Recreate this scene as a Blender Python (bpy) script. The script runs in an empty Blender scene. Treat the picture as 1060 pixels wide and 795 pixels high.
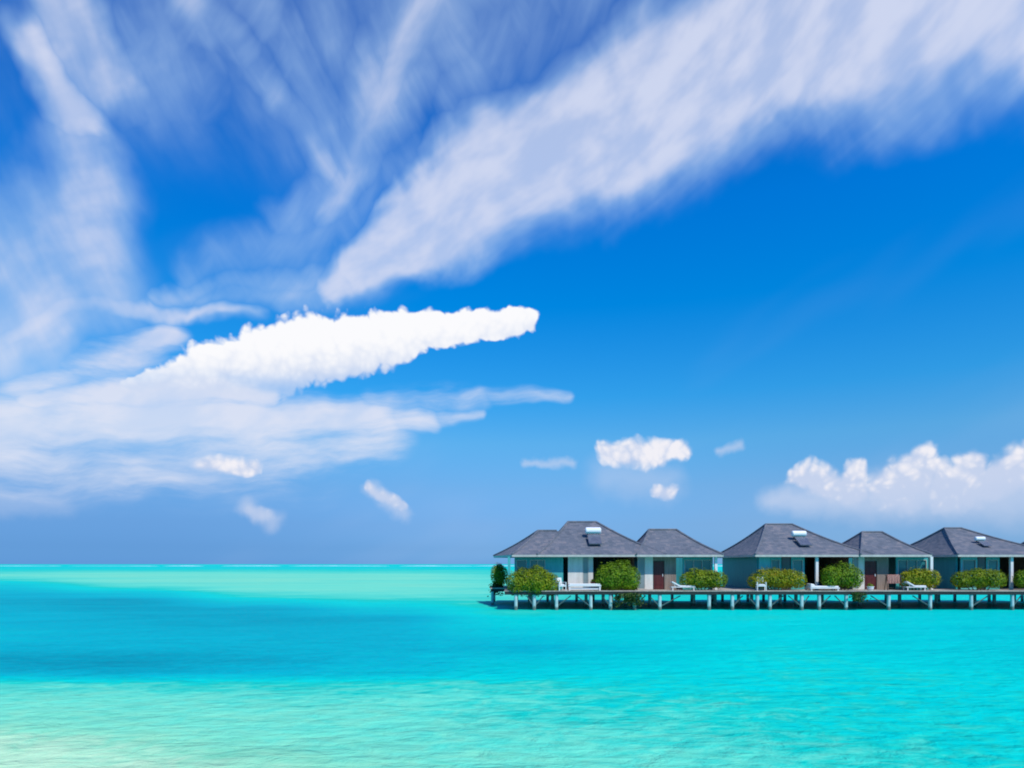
import bpy, bmesh, math, random
from math import radians as R, sin, cos, tan, atan, atan2, pi
from mathutils import Vector, Matrix
random.seed(7)
S = bpy.context.scene
COL = S.collection

# ------------------------------------------------------------------ camera
F = 707.0            # focal length in photo pixels (24 mm on a 36 mm frame)
CAM_H = 3.4          # eye height above the lagoon
HOR = 584.0          # horizon row in the photo
cam = bpy.data.cameras.new('camera'); cam.lens = 24.0; cam.sensor_width = 36
cam.shift_y = 186.5 / 1060.0
cam.clip_start = 0.1; cam.clip_end = 60000
camo = bpy.data.objects.new('camera', cam); COL.objects.link(camo)
camo.location = (0, 0, CAM_H); camo.rotation_euler = (R(90), 0, 0)
S.camera = camo

S.view_settings.view_transform = 'Standard'; S.view_settings.look = 'None'
S.view_settings.exposure = 0.0; S.view_settings.gamma = 1.0; S.view_settings.use_curve_mapping = False
S.cycles.filter_width = 1.9

SUN_AZ, SUN_EL = 148.0, 52.0     # clockwise from the view direction: behind the camera, to the right
sun = bpy.data.lights.new('sun', 'SUN'); sun.energy = 3.9; sun.angle = R(0.53); sun.color = (1.0, 0.955, 0.88)
suno = bpy.data.objects.new('sun', sun); COL.objects.link(suno)
sd = Vector((sin(R(SUN_AZ)) * cos(R(SUN_EL)), cos(R(SUN_AZ)) * cos(R(SUN_EL)), sin(R(SUN_EL))))
suno.rotation_euler = sd.to_track_quat('Z', 'Y').to_euler(); suno.location = (20, -20, 40)

# ------------------------------------------------------------------ node helper
class G:
    dim = '3D'
    def __init__(s, tree): s.t = tree; s.n = tree.nodes; s.l = tree.links
    def _in(s, sock, v):
        if v is None: return
        if isinstance(v, bpy.types.NodeSocket): s.l.new(v, sock)
        else: sock.default_value = v
    def m(s, op, a, b=None, c=None, clamp=False):
        n = s.n.new('ShaderNodeMath'); n.operation = op; n.use_clamp = clamp
        s._in(n.inputs[0], a); s._in(n.inputs[1], b)
        if c is not None: s._in(n.inputs[2], c)
        return n.outputs[0]
    def v(s, op, a, b=None, c=None, scale=None):
        n = s.n.new('ShaderNodeVectorMath'); n.operation = op
        s._in(n.inputs[0], a)
        if b is not None: s._in(n.inputs[1], b)
        if c is not None: s._in(n.inputs[2], c)
        if scale is not None: s._in(n.inputs['Scale'], scale)
        return n.outputs['Value'] if op in ('LENGTH', 'DOT_PRODUCT', 'DISTANCE') else n.outputs[0]
    def xyz(s, x, y, z=0.0):
        n = s.n.new('ShaderNodeCombineXYZ'); s._in(n.inputs[0], x); s._in(n.inputs[1], y); s._in(n.inputs[2], z); return n.outputs[0]
    def sep(s, v):
        n = s.n.new('ShaderNodeSeparateXYZ'); s._in(n.inputs[0], v); return n.outputs
    def noise(s, v, scale, detail=4, rough=0.55, dist=0.0, color=False, lac=2.0):
        n = s.n.new('ShaderNodeTexNoise'); n.noise_dimensions = s.dim; s._in(n.inputs['Vector'], v)
        n.inputs['Scale'].default_value = scale; n.inputs['Detail'].default_value = detail
        n.inputs['Roughness'].default_value = rough; n.inputs['Distortion'].default_value = dist
        n.inputs['Lacunarity'].default_value = lac
        return n.outputs['Color'] if color else n.outputs['Fac']
    def mr(s, v, a, b, c=0.0, d=1.0, smooth=True):
        n = s.n.new('ShaderNodeMapRange'); n.interpolation_type = 'SMOOTHSTEP' if smooth else 'LINEAR'; n.clamp = True
        s._in(n.inputs[0], v)
        for i, q in zip((1, 2, 3, 4), (a, b, c, d)): s._in(n.inputs[i], q)
        return n.outputs[0]
    def mix(s, f, a, b, mode='MIX'):
        n = s.n.new('ShaderNodeMix'); n.data_type = 'RGBA'; n.blend_type = mode; n.clamp_factor = True
        s._in(n.inputs[0], f); s._in(n.inputs[6], a); s._in(n.inputs[7], b); return n.outputs[2]
    def ramp(s, f, stops, interp='LINEAR'):
        n = s.n.new('ShaderNodeValToRGB'); n.color_ramp.interpolation = interp; s._in(n.inputs[0], f)
        e = n.color_ramp.elements
        while len(e) < len(stops): e.new(0.5)
        for k, (p, c) in zip(e, stops): k.position = p; k.color = (c[0], c[1], c[2], 1)
        return n.outputs[0]

def lin(c):
    return tuple(((x/255/12.92) if x/255 <= 0.04045 else ((x/255+0.055)/1.055)**2.4) for x in c)
def lin4(c, k=1.0):
    l = lin(c); return (l[0]*k, l[1]*k, l[2]*k, 1.0)

# ------------------------------------------------------------------ sky: Nishita plus clouds placed by compass bearing and height
def sky_dir(px, py):
    az = atan((px-530)/F); el = atan((HOR-py)/F*cos(az))
    return (math.degrees(az), math.degrees(el), 0.0)
W = bpy.data.worlds.new('World'); S.world = W; W.use_nodes = True
W.cycles.sampling_method = 'NONE'
S.cycles.max_bounces = 5; S.cycles.diffuse_bounces = 2; S.cycles.glossy_bounces = 2
g = G(W.node_tree); g.n.clear(); g.dim = '2D'
SKY_K = 0.1
tc = g.n.new('ShaderNodeTexCoord')
d = g.v('NORMALIZE', tc.outputs['Generated'])
dx, dy, dz = g.sep(d)
az = g.m('MULTIPLY', g.m('ARCTAN2', dx, dy), 180/pi)
el = g.m('MULTIPLY', g.m('ARCSINE', dz), 180/pi)
P = g.xyz(az, el, 0.0)
sky = g.n.new('ShaderNodeTexSky'); sky.sky_type = 'NISHITA'; sky.sun_disc = False
sky.sun_elevation = R(SUN_EL); sky.sun_rotation = R(SUN_AZ)
sky.altitude = 0; sky.air_density = 1.0; sky.dust_density = 0.6; sky.ozone_density = 3.0
SKYMULT = [(0.0025, (0.351, 0.839, 1.911)), (0.0216, (0.31, 0.683, 1.506)), (0.0534, (0.383, 0.699, 1.301)),
           (0.104, (0.465, 0.841, 1.267)), (0.1664, (0.409, 1.051, 1.413)), (0.2274, (0.165, 1.083, 1.61)),
           (0.3435, (0.0, 1.038, 1.856)), (0.4499, (0.0, 0.997, 2.073)), (0.518, (0.0, 0.917, 2.036)),
           (0.6223, (0.0, 0.736, 1.875)), (0.7, (0.0, 0.70, 1.80))]
def warp(p, scale, amp, detail=2):
    w = g.noise(p, scale, detail, 0.5, color=True)
    w = g.v('SUBTRACT', w, (0.5, 0.5, 0.5)); w = g.v('MULTIPLY', w, (amp, amp, 0)); return g.v('ADD', p, w)
def seg(p, a, b, ra, rb, soft, k):
    """soft tapered stroke between two bearings; returns 0..k"""
    A = Vector(sky_dir(*a)); B = Vector(sky_dir(*b))
    ra /= 12.3; rb /= 12.3
    ba = B-A; L2 = max(ba.dot(ba), 1e-4)
    pa = g.v('SUBTRACT', p, tuple(A))
    h = g.m('MULTIPLY', g.v('DOT_PRODUCT', pa, tuple(ba)), 1/L2, clamp=True)
    c = g.v('SCALE', tuple(ba), scale=h)
    dd = g.v('DISTANCE', pa, c)
    r = g.m('MULTIPLY_ADD', h, rb-ra, ra)
    q = g.m('DIVIDE', dd, r)
    return g.mr(q, 1.0+soft*0.35, 1.0-soft, 0.0, k)
CHAIN = [None]
def after(p):
    """make p wait for the last mask, so that Cycles keeps few values alive at once"""
    return p if CHAIN[0] is None else g.v('ADD', p, g.v('SCALE', (1, 0, 0), scale=g.m('MULTIPLY', CHAIN[0], 1e-9)))
def strokes(p, lst, mode='MAXIMUM'):
    acc = None
    for pts, soft, k in lst:
        p_ = after(p)
        for (x0, y0, r0), (x1, y1, r1) in zip(pts[:-1], pts[1:]):
            s_ = seg(p_, (x0, y0), (x1, y1), r0, r1, soft, k)
            acc = s_ if acc is None else g.m(mode, acc, s_)
            CHAIN[0] = acc
    return acc
def fibre(p, ang, long, fine, scale, detail=4, rough=0.6, dist=0.3):
    c, s_ = cos(R(ang)), sin(R(ang))
    u = g.m('MULTIPLY', g.v('DOT_PRODUCT', p, (c, s_, 0)), 1/long)
    v = g.m('MULTIPLY', g.v('DOT_PRODUCT', p, (-s_, c, 0)), 1/fine)
    return g.noise(g.xyz(u, v, 0.0), scale, detail, rough, dist)

Pw = warp(warp(P, 0.09, 4.5, 1), 0.45, 1.3, 2)
Pf = warp(P, 0.05, 3.0, 1)
# long cirrus plume sweeping up to the right
mR = strokes(Pw, [([(285, 302, 5), (350, 283, 24)], 1.0, 0.55), ([(340, 285, 22), (380, 268, 34)], 1.0, 0.85), ([(375, 268, 28), (430, 240, 48), (530, 175, 74), (650, 115, 88), (800, 45, 84), (1060, -22, 84), (1400, -120, 120)], 0.7, 1.0)])
fR = fibre(Pf, 30, 8.0, 1.7, 0.36, 4, 0.48, 0)
fR2 = fibre(Pf, 32, 6.0, 0.9, 0.8, 2, 0.5, 0)
def erode(m, f, amp, a, b, k=1.0):
    return g.mr(g.m('ADD', m, g.m('MULTIPLY', g.m('SUBTRACT', f, 0.5), g.m('MULTIPLY', g.mr(m, 0.0, 0.35), amp))), a, b, 0.0, k)
cR = erode(mR, g.m('MULTIPLY_ADD', g.m('SUBTRACT', fR2, 0.5), 0.20, fR), 0.72, 0.04, 0.98, 0.90)
# fan of thin strands in the middle
mM = strokes(Pw, [
    ([(475, -30, 75), (425, 60, 62), (368, 150, 48), (330, 205, 30)], 1.0, 0.74),
    ([(185, -40, 46), (235, 50, 36), (285, 120, 30), (330, 170, 26)], 1.0, 0.66),
    ([(260, 10, 38), (300, 70, 38), (345, 160, 44), (290, 220, 34)], 1.0, 0.58),
    ([(160, 60, 60), (215, 95, 45)], 1.0, 0.5),
    ([(600, -60, 70), (540, 0, 55), (470, 90, 45)], 1.0, 0.5),
    ([(200, 275, 22), (330, 235, 32), (430, 170, 30)], 1.0, 0.45),
    ([(150, 300, 14), (330, 280, 26)], 1.0, 0.6), ([(215, 305, 16), (330, 292, 24), (400, 262, 36)], 1.0, 0.62)])
fM = fibre(Pf, 58, 6.0, 1.5, 0.42, 4, 0.5, 0)
fM2 = fibre(Pf, -52, 6.0, 1.4, 0.40, 4, 0.5, 0)
cM = erode(mM, g.m('MAXIMUM', fM, fM2), 0.85, 0.04, 1.15, 0.85)
# left veil
mL = strokes(Pw, [
    ([(30, -40, 30), (80, 30, 62), (120, 80, 45)], 0.9, 0.85), ([(60, 30, 110), (250, 60, 110)], 1.0, 0.42), ([(330, 40, 90), (480, 30, 70)], 1.0, 0.42),
    ([(35, 50, 34), (98, 125, 32)], 1.0, 1.05),
    ([(95, 120, 40), (85, 200, 58), (60, 280, 80), (-20, 330, 70)], 0.8, 0.72),
    ([(-20, 345, 30), (50, 320, 22), (130, 314, 17), (270, 325, 12)], 1.0, 0.8)])
fL = fibre(Pf, -62, 4.5, 1.9, 0.40, 4, 0.52, 0)
cL = erode(mL, fL, 0.8, 0.03, 1.12, 0.95)
# low flat layers over the horizon
Ph = g.v('MULTIPLY', Pw, (1, 1, 0))
Pl = warp(P, 0.12, 2.2, 3)
mH = strokes(Pl, [
    ([(20, 402, 26), (110, 378, 26), (180, 352, 16)], 1.0, 0.8),
    ([(-60, 446, 32), (130, 428, 32), (300, 436, 32), (400, 435, 24)], 1.0, 1.0), ([(380, 435, 24), (440, 434, 16)], 1.0, 0.85), ([(425, 434, 15), (500, 429, 6)], 1.0, 0.6),
    ([(20, 418, 14), (120, 406, 22), (200, 403, 24), (285, 412, 14)], 1.0, 0.95),
    ([(390, 420, 24), (500, 411, 16)], 1.0, 0.6), ([(480, 410, 15), (585, 408, 7)], 1.0, 0.5),
    ([(-60, 470, 44), (200, 472, 48), (400, 462, 30)], 1.0, 0.60), ([(-60, 500, 40), (330, 498, 44)], 1.0, 0.22)])
fH = fibre(Pl, 6, 4.5, 1.0, 0.50, 5, 0.58, 0)
cH = erode(mH, fH, 1.15, 0.06, 0.98, 0.95)
cir = g.m('MAXIMUM', g.m('MAXIMUM', cR, cM), g.m('MAXIMUM', cL, cH), clamp=True)
grain = fibre(Pf, 30, 3.0, 1.6, 0.6, 3, 0.5, 0)
cir = g.m('MULTIPLY', cir, g.mr(grain, 0.3, 0.7, 0.86, 1.08), clamp=True)
# faint general veil so that the blue between is never perfectly clean
veil = g.m('MULTIPLY', g.mr(fibre(Pf, 22, 9, 2.5, 0.25, 3, 0.6, 0), 0.5, 0.8), g.mr(el, 2, 22, 0.10, 0.03))
# solid cumulus: a bright wedge, small puffs, and the bank on the right
def vor(p, scale, smooth=0.6):
    n = g.n.new('ShaderNodeTexVoronoi'); n.voronoi_dimensions = '2D'; n.feature = 'SMOOTH_F1'
    n.inputs['Scale'].default_value = scale; n.inputs['Smoothness'].default_value = smooth; g.l.new(p, n.inputs['Vector'])
    return n.outputs['Distance']
Pc = warp(warp(P, 0.30, 1.3, 1), 1.1, 0.35, 2)
v1 = vor(Pc, 0.62, 0.35); v2 = vor(Pc, 1.55, 0.4)
billow = g.m('ADD', g.m('MULTIPLY', g.m('SUBTRACT', 0.45, v1), 0.26), g.m('MULTIPLY', g.m('SUBTRACT', 0.45, v2), 0.22))
ragg = g.m('MULTIPLY', g.m('SUBTRACT', g.noise(P, 2.2, 3, 0.55), 0.5), 0.13)
rel = g.m('ADD', billow, ragg)
rawW = strokes(Pc, [([(138, 404, 15), (205, 388, 28), (270, 374, 38), (335, 363, 40), (400, 350, 32), (470, 339, 22), (550, 332, 13)], 0.9, 1.0)])
wedge = g.mr(g.m('ADD', rawW, rel), 0.28, 0.52)
rawB = strokes(Pc, [
    ([(820, 494, 12), (838, 494, 18), (864, 504, 20)], 0.9, 0.95), ([(886, 484, 15), (884, 502, 26)], 0.9, 1.0),
    ([(957, 474, 17), (950, 488, 25), (930, 505, 30)], 0.9, 1.0), ([(974, 488, 15), (978, 508, 26)], 0.9, 0.95),
    ([(1005, 481, 15), (1004, 500, 25)], 0.9, 1.0), ([(1032, 498, 20), (1060, 488, 26), (1110, 480, 36)], 0.9, 1.0),
    ([(626, 467, 15), (660, 470, 18), (708, 467, 13)], 0.9, 0.9), ([(258, 527, 9), (268, 533, 13), (279, 536, 9)], 1.0, 0.66), ([(384, 505, 9), (396, 514, 9), (414, 526, 8)], 1.0, 0.78),
    ([(682, 506, 10), (696, 507, 10)], 0.9, 0.75), ([(215, 479, 13), (262, 482, 11)], 0.9, 0.75)])
bank = g.mr(g.m('ADD', rawB, g.m('MULTIPLY', rel, g.mr(rawB, 0.0, 0.4))), 0.22, 0.80)
soft_b = strokes(warp(P, 0.5, 1.2, 3), [
    ([(800, 518, 14), (900, 516, 24), (1200, 512, 30)], 1.0, 0.62), ([(630, 492, 24), (690, 500, 22)], 1.0, 0.34),
    ([(544, 479, 5), (594, 479, 6)], 1.0, 0.5), ([(742, 468, 5), (768, 461, 7)], 1.0, 0.5), ([(-30, 522, 12), (60, 519, 14)], 1.0, 0.25), ([(252, 522, 9), (284, 540, 12)], 1.0, 0.45), ([(382, 504, 8), (418, 532, 10)], 1.0, 0.45)])
# ---- colours
mult = g.ramp(g.m('DIVIDE', el, 60.0, clamp=True), SKYMULT)
base = g.mix(1.0, sky.outputs[0], mult, 'MULTIPLY')
K = 1/SKY_K
westd = g.m('MULTIPLY', g.mr(az, 10, -30), g.mr(el, 14, 1))
base = g.mix(g.m('MULTIPLY', westd, 0.6), base, lin4((84, 140, 206), K))
leftdark = g.m('MULTIPLY', g.mr(az, 0, -42), g.mr(el, 12, 36))
base = g.mix(g.m('MULTIPLY', leftdark, 0.18), base, lin4((0, 70, 165), K))
rightlow = g.m('MULTIPLY', g.mr(az, 5, 30), g.mr(el, 9, 1))
base = g.mix(g.m('MULTIPLY', rightlow, 0.5), base, lin4((140, 184, 228), K))
c = g.mix(veil, base, lin4((190, 205, 238), K))
ccol = g.mix(g.mr(cir, 0.4, 1.0), lin4((166, 202, 242), K), lin4((212, 220, 243), K))
ccol = g.mix(g.mr(el, 19, 9), ccol, lin4((222, 228, 245), K))
c = g.mix(g.m('MULTIPLY', cir, 0.95), c, ccol)
axis = g.m('SUBTRACT', el, g.m('MULTIPLY_ADD', az, 0.162, 19.15))
low = g.mr(g.m('ADD', axis, g.m('MULTIPLY', rel, 5.0)), -2.6, 1.0, 0.0, 1.0)
wcol = g.mix(low, lin4((208, 220, 243), K), lin4((251, 251, 254), K))
c = g.mix(soft_b, c, lin4((205, 216, 240), K))
c = g.mix(g.m('MULTIPLY', wedge, g.mr(g.m('ADD', axis, g.mr(az, -14, -30, 0.0, -1.2)), -3.6, -1.0, 0.35, 1.0)), c, wcol)
bcol = g.mix(g.mr(g.m('ADD', g.m('MULTIPLY', el, 0.09), g.m('MULTIPLY', rel, 1.6)), 0.50, 0.95), lin4((200, 212, 238), K), lin4((246, 243, 248), K))
c = g.mix(g.m('MULTIPLY', bank, g.mr(el, 4.0, 6.2, 0.55, 0.95)), c, bcol)
bg = g.n.new('ShaderNodeBackground'); bg.inputs[1].default_value = SKY_K; g.l.new(c, bg.inputs[0])
wo = g.n.new('ShaderNodeOutputWorld'); g.l.new(bg.outputs[0], wo.inputs[0])

#END_SKY
# ------------------------------------------------------------------ placing helpers: photo column/row at a known distance -> metres
def PX(px, Y): return (px-530.0)*Y/F
def PZ(py, Y): return CAM_H + (HOR-py)*Y/F

def tag(o, label=None, cat=None, group=None, kind=None):
    if label: o['label'] = label
    if cat: o['category'] = cat
    if group: o['group'] = group
    if kind: o['kind'] = kind
    return o
def empty(name, loc, label, cat, group=None, rz=0):
    o = bpy.data.objects.new(name, None); COL.objects.link(o); o.location = loc; o.rotation_euler = (0, 0, rz)
    o.empty_display_size = 0.3
    return tag(o, label, cat, group)
class MB:
    def __init__(s): s.b = bmesh.new()
    def box(s, x0, x1, y0, y1, z0, z1):
        vs = [s.b.verts.new(p) for p in ((x0,y0,z0),(x1,y0,z0),(x1,y1,z0),(x0,y1,z0),(x0,y0,z1),(x1,y0,z1),(x1,y1,z1),(x0,y1,z1))]
        for f in ((0,3,2,1),(4,5,6,7),(0,1,5,4),(1,2,6,5),(2,3,7,6),(3,0,4,7)): s.b.faces.new([vs[i] for i in f])
        return s
    def poly(s, pts): s.b.faces.new([s.b.verts.new(p) for p in pts]); return s
    def hull(s, bottom, top):
        n = len(bottom); a = [s.b.verts.new(p) for p in bottom]; c = [s.b.verts.new(p) for p in top]
        s.b.faces.new(a[::-1]); s.b.faces.new(c)
        for i in range(n): s.b.faces.new((a[i], a[(i+1)%n], c[(i+1)%n], c[i]))
        return s
    def tube(s, pts, rads, n=8, jitter=0.0):
        rings = []
        for i, p in enumerate(pts):
            p = Vector(p); t = Vector(pts[min(i+1, len(pts)-1)])-Vector(pts[max(i-1, 0)]); t.normalize()
            u = t.cross(Vector((0, 0, 1)) if abs(t.z) < 0.9 else Vector((1, 0, 0))).normalized(); w = t.cross(u)
            r = rads[i] if isinstance(rads, (list, tuple)) else rads
            rings.append([s.b.verts.new(p + (u*cos(2*pi*k/n)+w*sin(2*pi*k/n))*r*(1+random.uniform(-jitter, jitter))) for k in range(n)])
        for a, c in zip(rings[:-1], rings[1:]):
            for k in range(n): s.b.faces.new((a[k], a[(k+1)%n], c[(k+1)%n], c[k]))
        s.b.faces.new(rings[0][::-1]); s.b.faces.new(rings[-1]); return s
    def build(s, name, mat, parent=None, bevel=0.0, smooth=False):
        me = bpy.data.meshes.new(name)
        if bevel: bmesh.ops.bevel(s.b, geom=list(s.b.edges), offset=bevel, segments=1, affect='EDGES')
        bmesh.ops.recalc_face_normals(s.b, faces=s.b.faces) if not getattr(s, 'raw', False) else None
        s.b.to_mesh(me); s.b.free(); me.materials.append(mat)
        if smooth:
            for p in me.polygons: p.use_smooth = True
        o = bpy.data.objects.new(name, me); COL.objects.link(o); o.parent = parent
        return o
def copy_tree(o, parent=None):
    c_ = o.copy(); COL.objects.link(c_); c_.parent = parent
    for ch in [k for k in COL.objects if k.parent == o]: copy_tree(ch, c_)
    return c_

# ------------------------------------------------------------------ materials
def new_mat(name):
    m_ = bpy.data.materials.new(name); m_.use_nodes = True; gg = G(m_.node_tree)
    b = m_.node_tree.nodes['Principled BSDF']; return m_, gg, b
def weathered(name, c0, c1, scale=3.0, rough=0.7, stretch=(1, 1, 1), bump=0.1, spec=0.3, metal=0.0):
    m_, gg, b = new_mat(name)
    t = gg.n.new('ShaderNodeTexCoord'); p = gg.v('MULTIPLY', t.outputs['Object'], stretch)
    n1 = gg.noise(p, scale, 5, 0.6); n2 = gg.noise(p, scale*6, 3, 0.6)
    f = gg.mr(gg.m('ADD', gg.m('MULTIPLY', n1, 0.65), gg.m('MULTIPLY', n2, 0.35)), 0.35, 0.65)
    gg.l.new(gg.mix(f, (*c0, 1), (*c1, 1)), b.inputs['Base Color'])
    b.inputs['Roughness'].default_value = rough; b.inputs['Specular IOR Level'].default_value = spec; b.inputs['Metallic'].default_value = metal
    if bump:
        bn = gg.n.new('ShaderNodeBump'); bn.inputs['Strength'].default_value = bump; bn.inputs['Distance'].default_value = 0.03
        gg.l.new(n2, bn.inputs['Height']); gg.l.new(bn.outputs[0], b.inputs['Normal'])
    return m_
M = {}
M['white'] = weathered('white_painted_wood', (0.70, 0.70, 0.68), (0.80, 0.79, 0.76), 1.5, 0.6)
M['cream'] = weathered('cream_plaster', (0.62, 0.60, 0.53), (0.76, 0.73, 0.66), 1.2, 0.8, (3, 3, 0.6))
M['teal'] = weathered('teal_board_wall', (0.045, 0.34, 0.33), (0.09, 0.44, 0.42), 1.5, 0.6, (5, 5, 0.5))
M['paleteal'] = weathered('pale_teal_board_wall', (0.12, 0.46, 0.48), (0.20, 0.56, 0.56), 1.5, 0.6, (5, 5, 0.5))
M['shadeteal'] = weathered('teal_wall_painted_shade', (0.012, 0.20, 0.22), (0.025, 0.27, 0.28), 1.2, 0.6, (5, 5, 0.5))  # the wall teal darkened: shade of the side walls put into the colour
M['frame'] = weathered('pale_timber_trim', (0.42, 0.40, 0.36), (0.55, 0.52, 0.46), 3, 0.7)
M['dark'] = weathered('dark_stained_timber', (0.03, 0.022, 0.018), (0.055, 0.04, 0.032), 3, 0.6, (1, 1, 0.3))
M['brown'] = weathered('brown_timber_cladding', (0.20, 0.15, 0.12), (0.32, 0.25, 0.20), 2, 0.75, (6, 6, 0.4))
M['door'] = weathered('dark_red_timber_door', (0.075, 0.014, 0.016), (0.12, 0.025, 0.024), 2, 0.5, (5, 5, 0.4))
M['concrete'] = weathered('sea_worn_concrete', (0.24, 0.35, 0.35), (0.40, 0.50, 0.48), 2.5, 0.85, (1, 1, 2))
M['beam'] = weathered('shade_dark_beam_timber', (0.012, 0.02, 0.022), (0.03, 0.042, 0.042), 2, 0.8, (0.3, 3, 3))  # near-black tone paints in the shade below the deck edge
M['beamgrey'] = weathered('greyed_brace_timber', (0.06, 0.11, 0.11), (0.12, 0.18, 0.17), 2, 0.8)
M['fabric'] = weathered('white_cushion_cloth', (0.74, 0.72, 0.70), (0.80, 0.79, 0.78), 4, 0.9)
M['pink'] = weathered('salmon_pink_cloth', (0.62, 0.30, 0.24), (0.72, 0.38, 0.31), 5, 0.9)
M['redpot'] = weathered('terracotta', (0.30, 0.09, 0.05), (0.42, 0.14, 0.08), 5, 0.8)
M['tank'] = weathered('white_enamelled_steel', (0.78, 0.79, 0.80), (0.84, 0.84, 0.84), 2, 0.3, spec=0.5, bump=0)
M['panel'] = weathered('dark_collector_glass', (0.09, 0.10, 0.13), (0.14, 0.15, 0.18), 2, 0.25, spec=0.5, bump=0)
M['bark'] = weathered('bark', (0.07, 0.05, 0.035), (0.14, 0.10, 0.07), 6, 0.9)
M['soil'] = weathered('dark_planter_timber', (0.05, 0.04, 0.03), (0.10, 0.08, 0.06), 4, 0.9)

def pile_mat():
    m_, gg, b = new_mat('tide_marked_concrete')
    geo = gg.n.new('ShaderNodeNewGeometry'); P_ = geo.outputs['Position']; x, y, z = gg.sep(P_)
    n1 = gg.noise(gg.v('MULTIPLY', P_, (3, 3, 1.5)), 1.5, 5, 0.65)
    c_ = gg.mix(gg.mr(n1, .3, .7), (0.30, 0.44, 0.45, 1), (0.50, 0.62, 0.60, 1))
    wet = gg.mr(gg.m('ADD', z, gg.m('MULTIPLY', gg.m('SUBTRACT', n1, .5), 0.5)), 0.16, 0.34, 1.0, 0.0)
    gg.l.new(gg.mix(gg.m('MULTIPLY', wet, 0.8), c_, (0.05, 0.085, 0.06, 1)), b.inputs['Base Color']); b.inputs['Roughness'].default_value = 0.85
    return m_
M['concrete'] = pile_mat()
def plank_mat():
    m_, gg, b = new_mat('weathered_deck_planks')
    t = gg.n.new('ShaderNodeTexCoord'); x, y, z = gg.sep(t.outputs['Object'])
    u = gg.m('DIVIDE', x, 0.16); fr = gg.m('FRACT', u); idx = gg.m('FLOOR', u)
    wn = gg.n.new('ShaderNodeTexWhiteNoise'); wn.noise_dimensions = '1D'; gg.l.new(idx, wn.inputs['W'])
    n1 = gg.noise(gg.v('MULTIPLY', t.outputs['Object'], (8, 0.7, 1)), 2, 5, 0.6)
    f = gg.m('ADD', gg.m('MULTIPLY', wn.outputs['Value'], 0.5), gg.m('MULTIPLY', n1, 0.5))
    c_ = gg.mix(f, (0.30, 0.24, 0.19, 1), (0.55, 0.48, 0.40, 1))
    gap = gg.mr(gg.m('ABSOLUTE', gg.m('SUBTRACT', fr, 0.5)), 0.46, 0.495)
    gg.l.new(gg.mix(gap, c_, (0.05, 0.04, 0.035, 1)), b.inputs['Base Color']); b.inputs['Roughness'].default_value = 0.85
    return m_
M['plank'] = plank_mat()

def shingle_mat():
    m_, gg, b = new_mat('grey_violet_roof_shingles')
    t = gg.n.new('ShaderNodeTexCoord'); P_ = t.outputs['Object']; x, y, z = gg.sep(P_)
    geo = gg.n.new('ShaderNodeNewGeometry'); nx, ny, nz = gg.sep(geo.outputs['Normal'])
    side = gg.m('GREATER_THAN', gg.m('ABSOLUTE', nx), gg.m('ABSOLUTE', ny))
    along = gg.m('ADD', gg.m('MULTIPLY', side, y), gg.m('MULTIPLY', gg.m('SUBTRACT', 1.0, side), x))
    row = gg.m('DIVIDE', z, 0.115); ri = gg.m('FLOOR', row); rf = gg.m('FRACT', row)
    wr = gg.n.new('ShaderNodeTexWhiteNoise'); wr.noise_dimensions = '1D'; gg.l.new(ri, wr.inputs['W'])
    u = gg.m('ADD', gg.m('DIVIDE', along, 0.34), wr.outputs['Value']); ui = gg.m('FLOOR', u); uf = gg.m('FRACT', u)
    wc = gg.n.new('ShaderNodeTexWhiteNoise'); wc.noise_dimensions = '2D'; gg.l.new(gg.xyz(ui, ri), wc.inputs['Vector'])
    tone = gg.m('ADD', gg.m('MULTIPLY', wc.outputs['Value'], 0.55), gg.m('MULTIPLY', gg.noise(P_, 0.55, 5, 0.65), 0.75))
    col = gg.ramp(tone, [(0.2, (0.085, 0.10, 0.12)), (0.5, (0.118, 0.135, 0.16)), (0.75, (0.145, 0.155, 0.178)), (0.95, (0.20, 0.19, 0.20))])
    st = gg.mr(gg.noise(gg.v('MULTIPLY', P_, (1.6, 1.6, 0.35)), 1.0, 4, 0.6), 0.55, 0.75)
    col = gg.mix(gg.m('MULTIPLY', st, 0.35), col, (0.24, 0.21, 0.22, 1))
    lip = gg.mr(rf, 0.0, 0.14, 1.0, 0.0)
    gapv = gg.mr(gg.m('ABSOLUTE', gg.m('SUBTRACT', uf, 0.5)), 0.46, 0.5)
    gg.l.new(gg.mix(gg.m('MULTIPLY', gg.m('MAXIMUM', lip, gapv), 0.5), col, (0.035, 0.033, 0.045, 1)), b.inputs['Base Color'])
    b.inputs['Roughness'].default_value = 0.75; b.inputs['Specular IOR Level'].default_value = 0.3
    bn = gg.n.new('ShaderNodeBump'); bn.inputs['Strength'].default_value = 0.6; bn.inputs['Distance'].default_value = 0.03
    gg.l.new(gg.m('SUBTRACT', 1.0, rf), bn.inputs['Height']); gg.l.new(bn.outputs[0], b.inputs['Normal'])
    return m_
M['shingle'] = shingle_mat()

def glass_mat(name, col, rough=0.08):
    m_, gg, b = new_mat(name)
    t = gg.n.new('ShaderNodeTexCoord')
    n1 = gg.noise(t.outputs['Object'], 0.9, 3, 0.5)
    gg.l.new(gg.mix(n1, (*[q*0.6 for q in col], 1), (*[min(q*1.5, 1) for q in col], 1)), b.inputs['Base Color'])
    b.inputs['Roughness'].default_value = rough; b.inputs['Specular IOR Level'].default_value = 0.6
    return m_
M['glass'] = glass_mat('dark_window_glass', (0.02, 0.05, 0.06))
M['tealglass'] = glass_mat('teal_window_glass', (0.03, 0.17, 0.18))
M['greyglass'] = glass_mat('curtained_window_glass', (0.20, 0.24, 0.25))

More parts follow.
